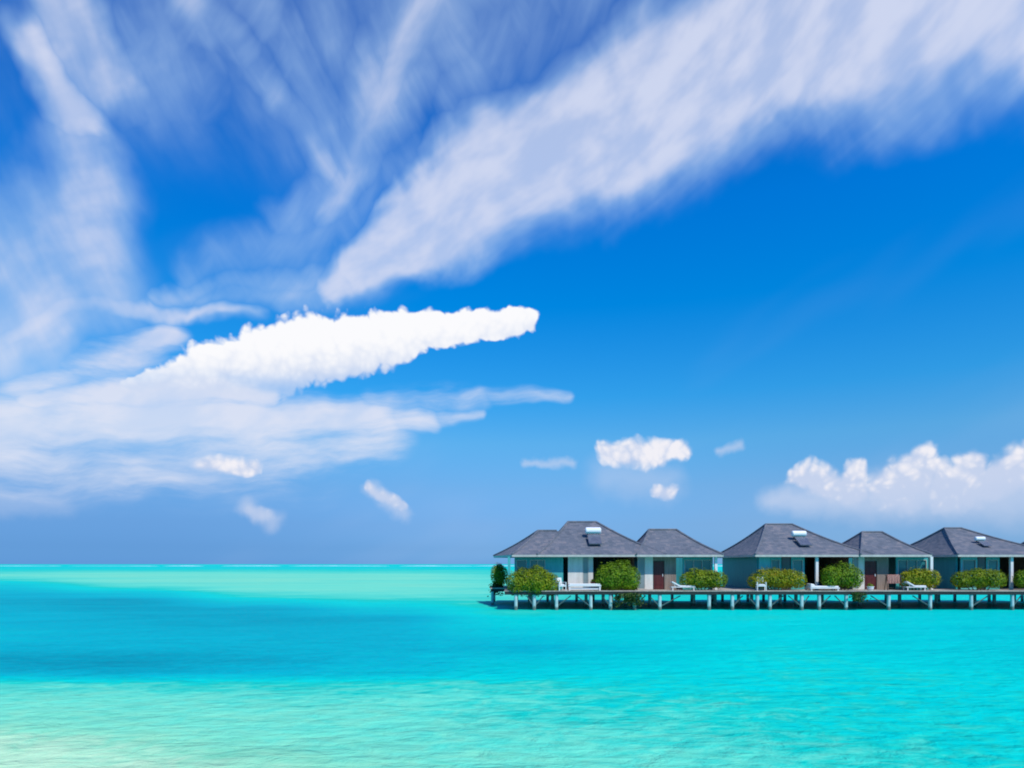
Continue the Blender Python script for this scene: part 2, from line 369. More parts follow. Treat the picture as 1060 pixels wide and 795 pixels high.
def leaf_mat(name, stops):
    m_, gg, b = new_mat(name)
    geo = gg.n.new('ShaderNodeNewGeometry'); t = gg.n.new('ShaderNodeTexCoord')
    cl = gg.noise(t.outputs['Object'], 1.6, 3, 0.6)
    f = gg.m('ADD', gg.m('MULTIPLY', geo.outputs['Random Per Island'], 0.5), gg.m('MULTIPLY', gg.mr(cl, 0.3, 0.7), 0.5))
    c_ = gg.ramp(f, stops)
    gg.l.new(c_, b.inputs['Base Color']); b.inputs['Roughness'].default_value = 0.5; b.inputs['Specular IOR Level'].default_value = 0.25
    tr = gg.n.new('ShaderNodeBsdfTranslucent'); gg.l.new(c_, tr.inputs[0])
    mx = gg.n.new('ShaderNodeMixShader'); mx.inputs[0].default_value = 0.3
    out = m_.node_tree.nodes['Material Output']
    gg.l.new(b.outputs[0], mx.inputs[1]); gg.l.new(tr.outputs[0], mx.inputs[2]); gg.l.new(mx.outputs[0], out.inputs[0])
    return m_
M['leaf'] = leaf_mat('green_leaves', [(0.1, (0.06, 0.11, 0.004)), (0.45, (0.17, 0.25, 0.006)), (0.75, (0.28, 0.34, 0.008)), (0.95, (0.42, 0.38, 0.01))])
M['leafy'] = leaf_mat('yellowing_leaves', [(0.1, (0.09, 0.13, 0.004)), (0.4, (0.22, 0.28, 0.006)), (0.65, (0.36, 0.36, 0.01)), (0.95, (0.50, 0.34, 0.012))])
M['leafd'] = leaf_mat('dark_leaves', [(0.1, (0.02, 0.05, 0.012)), (0.5, (0.045, 0.09, 0.018)), (0.95, (0.11, 0.16, 0.025))])
M['leaff'] = leaf_mat('fresh_leaves', [(0.1, (0.05, 0.10, 0.005)), (0.5, (0.15, 0.27, 0.008)), (0.9, (0.28, 0.40, 0.012))])

# ------------------------------------------------------------------ the lagoon: seabed depth (0 sand bar .. 1 channel) charted on a fixed map
import numpy as np
COLS = [-700, -200, 0, 130, 265, 400, 530, 660, 800, 930, 1060, 1400, 2200]
ROWS = [584.3, 586, 588, 591, 595, 600, 606, 612, 620, 630, 640, 655, 670, 685, 697, 706, 725, 745, 765, 780, 795, 860]
TAB = {
 584.3:[.50]*9, 586:[.56]*9, 588:[.52]*9, 591:[.42,.40,.40,.42,.42,.5,.5,.5,.5],
 595:[.29,.27,.27,.28,.36,.46,.48,.48,.48], 600:[.40,.26,.25,.27,.34,.46,.48,.48,.48],
 606:[.62,.33,.27,.28,.34,.46,.5,.5,.5], 612:[.76,.58,.31,.29,.34,.46,.5,.5,.5], 620:[.80,.84,.50,.38,.38,.46,.5,.5,.5],
 630:[.80,.86,.84,.62,.42,.46,.50,.52,.54], 640:[.76,.82,.86,.82,.50,.50,.50,.56,.60], 655:[.74,.75,.78,.76,.60,.56,.52,.58,.62],
 670:[.80,.78,.75,.76,.72,.60,.50,.56,.58], 685:[.92,.95,.88,.74,.58,.56,.50,.54,.58], 697:[.80,.84,.80,.70,.58,.52,.50,.50,.54],
 706:[.46,.46,.46,.46,.48,.49,.50,.50,.52], 725:[.32,.32,.34,.36,.42,.45,.48,.50,.50], 745:[.24,.26,.29,.31,.38,.42,.46,.49,.50],
 765:[.09,.15,.22,.28,.33,.38,.42,.46,.48], 780:[.02,.07,.16,.25,.31,.36,.40,.44,.45], 795:[.0,.04,.13,.22,.28,.34,.38,.42,.43],
 860:[-.3,-.2,.0,.1,.2,.3,.35,.4,.42]}
tab = np.array([[TAB[r][0]]*2 + TAB[r] + [TAB[r][-1]]*2 for r in ROWS])
def chart_depth(X, Y):
    """bathymetry of the lagoon in metres-space: near sand bar, blue channel, pale outer flats"""
    Yc = np.maximum(Y, 8.7)
    u = np.clip(530 + F*X/Yc, -700, 2200); v = np.clip(HOR + F*CAM_H/Yc, 584.3, 860)
    rows = np.array(ROWS); cols = np.array(COLS)
    i = np.clip(np.searchsorted(rows, v)-1, 0, len(rows)-2); j = np.clip(np.searchsorted(cols, u)-1, 0, len(cols)-2)
    a = (v-rows[i])/(rows[i+1]-rows[i]); b = (u-cols[j])/(cols[j+1]-cols[j])
    b = b*b*(3-2*b)
    return tab[i, j]*(1-a)*(1-b)+tab[i+1, j]*a*(1-b)+tab[i, j+1]*(1-a)*b+tab[i+1, j+1]*a*b
def build_sea():
    ny, nx = 330, 300
    ys = np.concatenate([-np.geomspace(30000, 4, 50), np.linspace(-2, 8, 8), np.geomspace(8.6, 30000, ny)])
    xs = np.sinh(np.linspace(-1, 1, nx)*8.5); xs = xs/xs.max()*30000
    XX, YY = np.meshgrid(xs, ys)
    D = chart_depth(XX, YY)
    verts = np.stack([XX.ravel(), YY.ravel(), np.zeros(XX.size)], 1)
    w, h = len(xs), len(ys)
    idx = np.arange(w*h).reshape(h, w)
    faces = np.stack([idx[:-1, :-1].ravel(), idx[:-1, 1:].ravel(), idx[1:, 1:].ravel(), idx[1:, :-1].ravel()], 1)
    me = bpy.data.meshes.new('water'); me.from_pydata(verts.tolist(), [], faces.tolist()); me.update()
    at = me.attributes.new('depth', 'FLOAT', 'POINT'); at.data.foreach_set('value', D.ravel().astype(np.float32))
    o = bpy.data.objects.new('water', me); COL.objects.link(o); tag(o, kind='structure')
    m_, gg, b = new_mat('lagoon_water'); me.materials.append(m_)
    t = gg.n.new('ShaderNodeTexCoord'); P_ = t.outputs['Object']
    at_ = gg.n.new('ShaderNodeAttribute'); at_.attribute_name = 'depth'; dep = at_.outputs['Fac']
    # sand ripples, weed and depth changes: several sizes, in metres
    x, y, z = gg.sep(P_)
    dist = gg.v('LENGTH', gg.v('SUBTRACT', P_, (0, 0, 0)))
    n_big = gg.noise(gg.v('MULTIPLY', P_, (0.35, 1, 1)), 0.05, 5, 0.6, 0.5)
    n_mid = gg.noise(gg.v('MULTIPLY', P_, (0.5, 1, 1)), 0.30, 5, 0.62, 0.6)
    n_sm = gg.noise(gg.v('MULTIPLY', P_, (0.7, 1, 1)), 1.6, 4, 0.6, 0.8)
    n_far = gg.noise(gg.v('MULTIPLY', P_, (0.25, 1, 1)), 0.012, 5, 0.62, 0.5)
    near = gg.mr(y, 45, 12)
    dn = gg.m('ADD', dep, gg.m('MULTIPLY', gg.m('SUBTRACT', n_big, 0.5), 0.28))
    dn = gg.m('ADD', dn, gg.m('MULTIPLY', gg.m('SUBTRACT', n_mid, 0.5), 0.20))
    dn = gg.m('ADD', dn, gg.m('MULTIPLY', gg.m('SUBTRACT', n_far, 0.5), 0.22))
    dn = gg.m('ADD', dn, gg.m('MULTIPLY', gg.m('SUBTRACT', n_sm, 0.5), gg.m('MULTIPLY', near, 0.34)))
    A = (0.85, 0.95, 0.70)
    col = gg.ramp(dn, [(0.0, tuple(q*k_ for k_, q in zip(A, lin((200, 232, 214))))), (0.14, tuple(q*k_ for k_, q in zip(A, lin((152, 224, 206))))), (0.33, tuple(q*k_ for k_, q in zip(A, lin((112, 222, 214))))),
                       (0.44, tuple(q*k_ for k_, q in zip(A, lin((28, 206, 208))))), (0.5, tuple(q*k_ for k_, q in zip(A, lin((0, 210, 222))))), (0.76, tuple(q*k_ for k_, q in zip(A, lin((0, 176, 210))))), (1.0, tuple(q*k_ for k_, q in zip(A, lin((0, 138, 176)))))])
    # caustic mottling and ripple shade painted into the colour as dark patches and streaks
    sw = gg.noise(gg.v('MULTIPLY', P_, (0.30, 1, 1)), 0.8, 4, 0.6, 1.2)
    mot = gg.noise(gg.v('MULTIPLY', P_, (0.75, 1, 1)), 2.6, 4, 0.62, 0.7)
    far_s = gg.noise(gg.v('MULTIPLY', P_, (0.16, 1, 1)), 0.11, 5, 0.62, 0.4)
    col = gg.mix(gg.m('MULTIPLY', gg.mr(mot, 0.46, 0.70), gg.mr(y, 40, 11, 0.0, 0.34)), col, gg.mix(1.0, col, (0.50, 0.70, 0.68, 1), 'MULTIPLY'))
    col = gg.mix(gg.m('MULTIPLY', gg.mr(far_s, 0.50, 0.70), 0.26), col, gg.mix(1.0, col, (0.45, 0.72, 0.76, 1), 'MULTIPLY'))
    wcol_ = gg.mix(gg.m('MULTIPLY', gg.mr(sw, 0.50, 0.74), gg.m('MULTIPLY_ADD', near, 0.14, 0.10)), col, gg.mix(1.0, col, (0.35, 0.66, 0.66, 1), 'MULTIPLY'))
    m_.node_tree.nodes.remove(b)
    df = gg.n.new('ShaderNodeBsdfDiffuse'); gg.l.new(wcol_, df.inputs[0])
    gl = gg.n.new('ShaderNodeBsdfGlossy'); gl.inputs['Roughness'].default_value = 0.22
    fre = gg.n.new('ShaderNodeFresnel'); fre.inputs[0].default_value = 1.33
    mx = gg.n.new('ShaderNodeMixShader'); gg.l.new(gg.m('MULTIPLY', fre.outputs[0], 0.06), mx.inputs[0])
    gg.l.new(df.outputs[0], mx.inputs[1]); gg.l.new(gl.outputs[0], mx.inputs[2]); gg.l.new(mx.outputs[0], m_.node_tree.nodes['Material Output'].inputs[0])
    w1 = gg.noise(gg.v('MULTIPLY', P_, (0.6, 1, 1)), 2.2, 4, 0.6, 0.4); w2 = gg.noise(gg.v('MULTIPLY', P_, (0.5, 1, 1)), 0.35, 4, 0.6, 0.3)
    hgt = gg.m('ADD', gg.m('MULTIPLY', w1, 0.20), gg.m('MULTIPLY', w2, 0.45))
    bn = gg.n.new('ShaderNodeBump'); bn.inputs['Strength'].default_value = 0.9; bn.inputs['Distance'].default_value = 1.0
    gg.l.new(hgt, bn.inputs['Height']); gg.l.new(bn.outputs[0], gl.inputs['Normal']); gg.l.new(bn.outputs[0], df.inputs['Normal'])
    return o
build_sea()
# surf breaking on the outer reef, far out
def build_surf():
    m_ = weathered('sea_foam', (0.30, 0.58, 0.64), (0.55, 0.74, 0.78), 0.02, 0.9, bump=0)
    b = MB(); rnd = random.Random(3)
    x = -1600.0
    while x < 1500:
        L = rnd.uniform(25, 150); yb = 1150 + rnd.uniform(-40, 60); H = rnd.uniform(0.4, 1.4)
        n = 9
        for k in range(n):
            f0, f1 = k/n, (k+1)/n
            h0 = H*sin(pi*f0)**0.6*rnd.uniform(0.7, 1) + .02; h1 = H*sin(pi*f1)**0.6*rnd.uniform(0.7, 1)+.02 if k < n-1 else .02
            xa, xb = x+L*f0, x+L*f1
            b.poly([(xa, yb-6, -.1), (xb, yb-6, -.1), (xb, yb, h1), (xa, yb, h0)]); b.poly([(xa, yb, h0), (xb, yb, h1), (xb, yb+5, -.1), (xa, yb+5, -.1)])
        x += L*rnd.uniform(0.7, 1.25)
    tag(b.build('surf', m_), 'thin broken line of white surf along the horizon', 'surf', kind='stuff')
build_surf()

# ------------------------------------------------------------------ water villas
YE = 52.0                                   # front eave line
YD = 50.4                                   # front edge of the deck
YW = 52.8                                   # front wall plane
ZD = PZ(611.5, YD)                          # deck top
ZE = PZ(574.5, YE)                          # eave height
ZH = ZE - 0.12
def hip(root, name, corners, ridge, zr, drop=0.16, caps=(0, 1, 2, 3, 4)):
    """hip roof: 4 eave corners (counter-clockwise from front left), ridge ends a,b"""
    ze = ZE + 0.02
    c4 = [Vector((x, y, ze)) for x, y in corners]; ra = Vector((*ridge[0], zr)); rb = Vector((*ridge[1], zr))
    b = MB()
    # slopes cut in courses with a slight flare at the eaves
    def face(p0, p1, q1, q0, tri=False):
        N = 7
        def prof(t): return t
        prev = None
        for k in range(N+1):
            t = k/N; s_ = t - 0.06*sin(pi*t)
            a_ = p0.lerp(q0, t); c_ = p1.lerp(q1, t)
            a_.z = ze + (zr-ze)*s_; c_.z = ze + (zr-ze)*s_
            if prev:
                if tri and k == N: b.poly([prev[0], prev[1], c_])
                else: b.poly([prev[0], prev[1], c_, a_])
            prev = (a_, c_)
    face(c4[0], c4[1], rb, ra); face(c4[1], c4[2], rb, rb, True); face(c4[2], c4[3], ra, rb); face(c4[3], c4[0], ra, ra, True)
    bmesh.ops.remove_doubles(b.b, verts=b.b.verts, dist=0.002)
    roof = b.build(name, M['shingle'], root)
    # fascia boards and soffit
    cx = sum(p.x for p in c4)/4; cy = sum(p.y for p in c4)/4
    f = MB(); inn = []
    for p in c4:
        dv = Vector((cx-p.x, cy-p.y, 0)).normalized(); inn.append(p+dv*0.09)
    lo = [Vector((p.x, p.y, ze-drop)) for p in c4]; loi = [Vector((p.x, p.y, ze-drop)) for p in inn]; hi = [Vector((p.x, p.y, ze-0.004)) for p in c4]; hii = [Vector((p.x, p.y, ze-0.004)) for p in inn]
    for i in range(4):
        j = (i+1) % 4
        f.poly([lo[i], lo[j], hi[j], hi[i]]); f.poly([loi[j], loi[i], hii[i], hii[j]]); f.poly([lo[j], lo[i], loi[i], loi[j]])
    f.raw = True
    f.build('fascia', M['frame'], roof)
    so = MB(); so.poly([Vector((p.x, p.y, ze-drop+0.05)) for p in inn]); so.build('soffit', M['brown'], roof)
    # caps over the hips and the ridge
    rc = ra.lerp(rb, 0.45) if len(caps) < 5 else rb
    for ci, (a_, c_, bend) in enumerate(((c4[0], ra, 1), (c4[1], rb, 1), (c4[2], rb, 1), (c4[3], ra, 1), (ra, rc, 0))):
        if ci not in caps: continue
        pts = []; N = 10
        for k in range(N+1):
            t = k/N; q = a_.lerp(c_, t)
            if bend: q.z = ze + (zr-ze)*(t-0.06*sin(pi*t))
            q.z += 0.03; pts.append(q)
        t_ = MB().tube(pts, 0.085, 6); t_.build('ridge_cap', M['shingle'], roof)
    return roof

def wall_run(root, y, items, z0, z1):
    """front wall made of panels; items = (x0, x1, kind)"""
    for x0, x1, kind in items:
        w = x1-x0
        if kind in ('teal', 'paleteal', 'cream', 'brown'):
            MB().box(x0, x1, y, y+0.14, z0, z1).build('wall', M[kind], root)
        elif kind in ('tealwin', 'paletealwin'):
            base = 'teal' if kind == 'tealwin' else 'paleteal'
            wl = MB(); s0 = z0+0.85; s1 = z1-0.22; e = 0.12
            wl.box(x0, x1, y, y+0.14, z0, s0); wl.box(x0, x1, y, y+0.14, s1, z1)
            wl.box(x0, x0+e, y+.001, y+0.139, s0, s1); wl.box(x1-e, x1, y+.001, y+0.139, s0, s1)
            wl.build('wall', M[base], root)
            fr = MB(); t = 0.05
            fr.box(x0+e, x1-e, y-0.02, y+0.05, s0, s0+t); fr.box(x0+e, x1-e, y-0.02, y+0.05, s1-t, s1)
            n = max(1, round(w/0.9))
            for k in range(n+1):
                xx = x0+e + (w-2*e-t)*k/n; fr.box(xx, xx+t, y-0.018, y+0.048, s0+t, s1-t)
            wi = fr.build('window', M['frame'], root)
            MB().box(x0+e+.01, x1-e-.01, y+0.06, y+0.075, s0+.01, s1-.01).build('pane', M['tealglass'], wi)
        elif kind in ('glass', 'curtain'):
            fr = MB(); t = 0.06
            fr.box(x0, x0+t, y, y+0.08, z0, z1); fr.box(x1-t, x1, y, y+0.08, z0, z1); fr.box(x0+t, x1-t, y, y+0.08, z0, z0+t); fr.box(x0+t, x1-t, y, y+0.08, z1-t, z1)
            if w > 0.9: fr.box((x0+x1)/2-t/2, (x0+x1)/2+t/2, y, y+0.08, z0+t, z1-t)
            wi = fr.build('window', M['frame' if kind == 'curtain' else 'dark'], root)
            MB().box(x0+t, x1-t, y+0.03, y+0.045, z0+t, z1-t).build('pane', M['greyglass' if kind == 'curtain' else 'glass'], wi)
        elif kind == 'door':
            dr = MB().box(x0+0.06, x1-0.06, y+0.03, y+0.09, z0+0.02, z1-0.35)
            do = dr.build('door', M['door'], root, bevel=0.01)
            pn = MB(); pn.box(x0, x0+0.058, y, y+0.12, z0, z1-0.29); pn.box(x1-0.058, x1, y, y+0.12, z0, z1-0.29); pn.box(x0+.06, x1-.06, y, y+0.12, z1-0.348, z1-0.29)
            pn.build('door_frame', M['dark'], do)
            for zz in (0.35, 1.15):
                MB().box(x0+0.18, x1-0.18, y+0.012, y+0.028, z0+zz, z0+zz+0.6).build('door_panel', M['door'], do)
            MB().box(x1-0.17, x1-0.13, y-0.03, y+0.027, z0+1.0, z0+1.18).build('handle', M['tank'], do)
            MB().box(x0, x1, y, y+0.14, z1-0.288, z1).build('wall', M['brown'], root)
def solar(root, x, y, slope, zroof, size=1.0):
    """white tank over a dark collector on the front slope"""
    s = bpy.data.objects.new('solar_heater', None); COL.objects.link(s); s.parent = root; s.location = (x, y, zroof); s.scale = (size, size, size)
    L = 1.25
    pts = [(-L/2, 0, 0.45), (-L/2+0.06, 0, 0.45), (L/2-0.06, 0, 0.45), (L/2, 0, 0.45)]
    MB().tube(pts, [0.20, 0.27, 0.27, 0.20], 16).build('tank', M['tank'], s, smooth=False)
    pan = MB(); a = slope
    p0 = Vector((0, -1.55, -1.55*a+0.14)); p1 = Vector((0, -0.32, -0.32*a+0.22))
    pan.hull([(-0.5, p0.y, p0.z), (0.5, p0.y, p0.z), (0.5, p1.y, p1.z), (-0.5, p1.y, p1.z)], [(-0.5, p0.y-.02, p0.z+.07), (0.5, p0.y-.02, p0.z+.07), (0.5, p1.y-.02, p1.z+.07), (-0.5, p1.y-.02, p1.z+.07)])
    pan.build('collector_panel', M['panel'], s)
    for xx in (-0.45, 0.45):
        MB().tube([(xx, 0, -0.05), (xx, 0, 0.25)], 0.03, 6).tube([(xx, -0.45, -0.45*a), (xx, 0, 0.25)], 0.025, 6).build('bracket', M['dark'], s)
    return s

def villa(label, big, small, zr_big, zr_small, ridge_big, ridge_small, front, posts, deck, stilts, side_wall, wing=None, tank=None, back=10.4, seed=1):
    rnd = random.Random(seed)
    x0, x1 = PX(big[0], YE), PX(big[1], YE); s0, s1 = PX(small[0], YE-.1), PX(small[1], YE-.1)
    root = empty('water_villa', ((x0+s1)/2, YE, 0), label, 'villa', 'grey-roofed villas in a row on stilts')
    root.location = (0, 0, 0)
    ym = YE+back/2
    hw = (ridge_big[1]-ridge_big[0])/2*ym/F; xc = (ridge_big[0]+ridge_big[1])/2; xc = PX(xc, ym)
    r1 = hip(root, 'roof', [(x0, YE), (x1, YE), (x1, YE+back), (x0, YE+back)], ((xc-hw, ym), (xc+hw, ym)), zr_big)
    ysb = YE+7.2; ysm = YE+3.6; xs = PX((ridge_small[0]+ridge_small[1])/2, ysm); hs = (ridge_small[1]-ridge_small[0])/2*ysm/F
    hip(root, 'roof', [(s0, YE-.1), (s1, YE-.1), (s1, ysb), (s0, ysb)], ((xs-hs, ysm), (xs+hs, ysm)), zr_small)
    if wing:
        wa, wb = wing
        hip(root, 'roof', [(PX(wa, YE+.04), YE+.04), (PX(wb, YE+.04), YE+.04), (PX(wb, YE)+.1, YE+8.0), (PX(511, YE+8), YE+8.0)],
            ((PX(557, YE+4), YE+4), (PX(600, YE+4), YE+4)), PZ(549.6, YE+4), caps=(0, 3, 4))
    # front walls and openings
    items = [(PX(a, YW), PX(b, YW), k) for a, b, k in front]
    wall_run(root, YW, items, ZD+.012, ZH-.02)
    # header beam over everything, return walls, back walls, floor of the rooms
    lx, rx = items[0][0], items[-1][1]
    MB().box(lx-.02, rx+.02, YW-.06, YW+.16, ZH-.018, ZH+.06).build('header_beam', M['frame'], root)
    bl = x0+0.45 if not wing else lx
    yb = YE+back-0.8
    sw = MB().box(bl, bl+.14, YW+.145, yb, ZD+.012, ZH+.04).build('wall', M[side_wall], root)
    MB().box(bl+.14, s1-.5, yb, yb+.14, ZD+.012, ZH+.04).build('wall', M['shadeteal'], root)
    MB().box(s1-.64, s1-.5, YW+.145, ysb-.8, ZD+.012, ZH+.04).build('wall', M['shadeteal'], root)
    MB().box(s0+.1, s0+.24, YW+1.4, yb-.002, ZD+.012, ZH+.04).build('wall', M['brown'], root)      # partition
    for px_, col_ in posts:
        xx = PX(px_, YE+.35); MB().box(xx-.10, xx+.10, YE+.25, YE+.45, ZD+.004, ZE-.12).build('post', M[col_], root)
    # deck, edge beam, joists
    d0, d1, yback = deck
    dk = MB(); xx0 = d0; dk.box(d0, d1, YD, yback, ZD-.06, ZD).build('deck', M['plank'], root)
    MB().box(d0+.02, d1-.02, YD+.03, YD+.17, ZD-.30, ZD-.064).build('edge_beam', M['beam'], root)
    MB().box(d0+.02, d1-.02, YD+4.2, YD+4.36, ZD-.34, ZD-.064).build('edge_beam', M['beam'], root)
    MB().box(d0+.02, d1-.02, yback-.3, yback-.16, ZD-.30, ZD-.064).build('edge_beam', M['beam'], root)
    k = d0+.4
    while k < d1-.2:
        MB().box(k-.05, k+.05, YD+.175, yback-.305, ZD-.22, ZD-.066).build('joist', M['beam'], root); k += 1.55
    if wing:
        MB().box(d0-1.25, d0-.004, YD+6.0, yback, ZD-.09, ZD).build('deck', M['plank'], root)
        MB().box(d0-1.2, d0-.01, YD+6.03, YD+6.15, ZD-.3, ZD-.094).build('edge_beam', M['beam'], root)
        for yy in (YD+6.2, yback-.3):
            MB().tube([(d0-1.05, yy, -2.2), (d0-1.05, yy, ZD-.095)], .12, 8).build('stilt', M['concrete'], root)
    def stilt(x, y, r, mt='concrete'):
        zt = ZD-.302
        MB().tube([(x, y, -2.2), (x, y, zt*.5), (x, y, zt-.12), (x, y, zt)], [r*1.08, r, r, r*1.12], 10, 0.02).build('stilt', M[mt], root)
    prev = None
    for i, px_ in enumerate(stilts):
        x = PX(px_, YD+.2); stilt(x, YD+.2, 0.13)
        for yy in (YD+4.28, yback-.23):
            stilt(x+rnd.uniform(-.1, .1), yy, 0.13)
        if prev is not None and 1.2 < x-prev < 4.5:
            for (a_, c_) in rnd.sample(((prev, x), (x, prev)), rnd.choice((1, 1, 2))):
                MB().tube([(a_, YD+.2, 0.25), (a_+(c_-a_)*0.42, YD+.2, ZD-.38)], 0.045, 6).build('brace', M['beamgrey'], root)
        prev = x
    if tank:
        tx, ty, tsz = tank
        sl = (zr_big-ZE)/(back/2)
        # distance on the front slope that shows at the wanted row
        best = min((abs(PZ(ty, YE+q*.05) - (ZE+sl*q*.05+.3)), q*.05) for q in range(0, 100))
        yy = YE+best[1]; solar(root, PX(tx, yy), yy, sl, ZE+.02+sl*(yy-YE)-.05, tsz)
    return root

DX1 = PX(744, YD+.2)
v1 = villa('grey-roofed stilt villa at the open left end of the row',
      (556, 690), (659, 749), PZ(540.5, YE+5.2), PZ(548.5, YE+3.6), (588, 617), (672, 700),
      [(533, 547, 'tealwin'), (547, 566, 'tealwin'), (566, 583, 'teal'), (588, 603, 'cream'), (603, 609.5, 'curtain'), (609.5, 614, 'cream'),
       (660, 668, 'curtain'), (668, 676, 'cream'), (676, 688, 'door'), (688, 700, 'brown'), (707, 738, 'tealwin')],
      [(741, 'white'), (527, 'teal')], (PX(522, YD), DX1-.003, YE+10.2), [534, 553, 576, 611.5, 632, 657, 683, 734],
      'shadeteal', wing=(530, 602), tank=(614, 551, 1.0), seed=2)
v2 = villa('middle grey-roofed stilt villa with a shaded teal side wall and a white porch post',
      (782, 905), (891, 965), PZ(543, YE+5.2), PZ(551, YE+3.6), (793, 820), (893, 913),
      [(786, 797, 'paleteal'), (797, 809, 'tealwin'), (809, 819, 'glass'), (819, 833, 'tealwin'),
       (883, 889, 'curtain'), (889, 895, 'cream'), (895, 908, 'door'), (908, 920, 'brown'), (928, 961, 'tealwin')],
      [(845.5, 'white'), (964, 'white')], (DX1, PX(985, YD)-.003, YE+10.2), [758, 784, 797, 830, 848, 876, 920, 963],
      'shadeteal', tank=(827, 553.5, .9), seed=3)
v3 = villa('grey-roofed stilt villa cut off by the right edge of the picture',
      (992, 1105), (1103, 1177), PZ(547, YE+5.2), PZ(553, YE+3.6), (978, 995), (1076, 1096),
      [(995, 1012, 'paletealwin'), (1012, 1021, 'glass'), (1021, 1035, 'tealwin'),
       (1095, 1101, 'curtain'), (1101, 1107, 'cream'), (1107, 1120, 'door'), (1120, 1132, 'brown'), (1140, 1172, 'tealwin')],
      [(1047, 'white'), (1176, 'white')], (PX(985, YD), PX(1200, YD), YE+10.2), [1005.5, 1048, 1070, 1092, 1134, 1178, 1196],
      'shadeteal', tank=(1014.5, 557, .62), seed=4)

# ------------------------------------------------------------------ shrubs on the deck
def shrub(label, px0, px1, py0, py1, Y, mat, depth=1.6, n=2600, seed=1, lobes=7, droop=0.0, name='shrub', pot=True, cat='shrub'):
    rnd = random.Random(seed)
    x0, x1, z1, z0 = PX(px0, Y), PX(px1, Y), PZ(py0, Y), PZ(py1, Y)
    cx = (x0+x1)/2; w = (x1-x0)/2; zc = (z0+z1)/2; h = (z1-z0)/2
    base = ZD
    root = empty(name, (cx, Y, base), label, cat, 'leafy shrubs along the deck')
    L = []
    for i in range(lobes):
        t = (i+0.5)/lobes*2-1
        lh = h*rnd.uniform(0.80, 0.98)*(1-0.28*abs(t)**3)
        L.append((t*w*0.80, rnd.uniform(-.3, .3)*depth*.5, (zc-base) - h + lh*.97, w/lobes*1.75+.12, depth/2*rnd.uniform(.75, 1), lh))
    L.append((0, 0, (zc-base)-h*.15, w*.8, depth/2, h*.8))
    b = bmesh.new()
    for i in range(int(n*1.9)):
        l = L[rnd.randrange(len(L))]
        v = Vector((rnd.gauss(0, 1), rnd.gauss(0, 1), rnd.gauss(0, 1))).normalized()
        r = rnd.uniform(0.6, 1.0)**0.5 * rnd.uniform(0.92, 1.06)
        if rnd.random() < 0.05 and v.z > -.1: r *= rnd.uniform(1.05, 1.28)
        p = Vector((l[0]+v.x*l[3]*r, l[1]+v.y*l[4]*r, l[2]+v.z*l[5]*r))
        if p.z < 0.02 and droop == 0: p.z = abs(p.z)+0.03
        s_ = rnd.uniform(0.05, 0.10)
        nrm = (v*1.2 + Vector((rnd.uniform(-.6, .6), rnd.uniform(-.6, .6), rnd.uniform(-.2, .9)))).normalized()
        u = nrm.orthogonal().normalized(); u.rotate(Matrix.Rotation(rnd.uniform(0, 2*pi), 3, nrm)); w_ = nrm.cross(u)
        vs = [b.verts.new(q) for q in (p-u*s_, p+w_*s_*.45+nrm*s_*.1, p+u*s_, p-w_*s_*.45+nrm*s_*.1)]
        b.faces.new(vs)
    me = bpy.data.meshes.new('foliage'); b.to_mesh(me); b.free(); me.materials.append(mat)
    o = bpy.data.objects.new('foliage', me); COL.objects.link(o); o.parent = root
    st = MB()
    for i in range(6):
        l = L[i % len(L)]
        st.tube([(l[0]*.5, 0, 0.0), (l[0]*.8, l[1]*.5, l[2]*.5+.05), (l[0], l[1], max(l[2], .1))], [.04, .028, .012], 5)
    st.build('stem', M['bark'], root)
    return root
YS = YD+0.9
shrub('broad round green shrub hanging over the deck end beside the cream columns', 524, 580, 581, 617, YD+.55, M['leaf'], 1.9, 6000, 11, 6, droop=1)
shrub('tall bright green shrub between the white bench and the left red door', 617, 662, 574, 612, YS, M['leaff'], 1.6, 4200, 12, 5)
shrub('rounded green shrub under the teal windows right of the left red door', 704, 752, 585, 609, YS, M['leaf'], 1.5, 3200, 13, 6)
shrub('wide yellow-orange shrub behind the white armchair', 773, 835, 585, 609, YS+.3, M['leafy'], 1.5, 3600, 14, 8)
shrub('green shrub just right of the white porch post of the middle villa', 850, 892, 580, 609, YS, M['leaff'], 1.5, 3200, 15, 5)
shrub('yellow-green shrub beside the pink towel', 932, 971, 584, 609, YS+.3, M['leafy'], 1.4, 3000, 16, 5)
shrub('dark olive shrub in front of the right-hand villa', 987, 1040, 585, 609, YS, M['leaf'], 1.5, 3400, 17, 6)
shrub('small green shrub cut by the right edge of the picture', 1053, 1085, 582, 609, YS, M['leaff'], 1.4, 2200, 18, 4)
shrub('shaded bushy plant at the far left corner of the deck', 510, 524, 579, 606, YD+7.2, M['leaf'], 1.2, 1800, 19, 3)

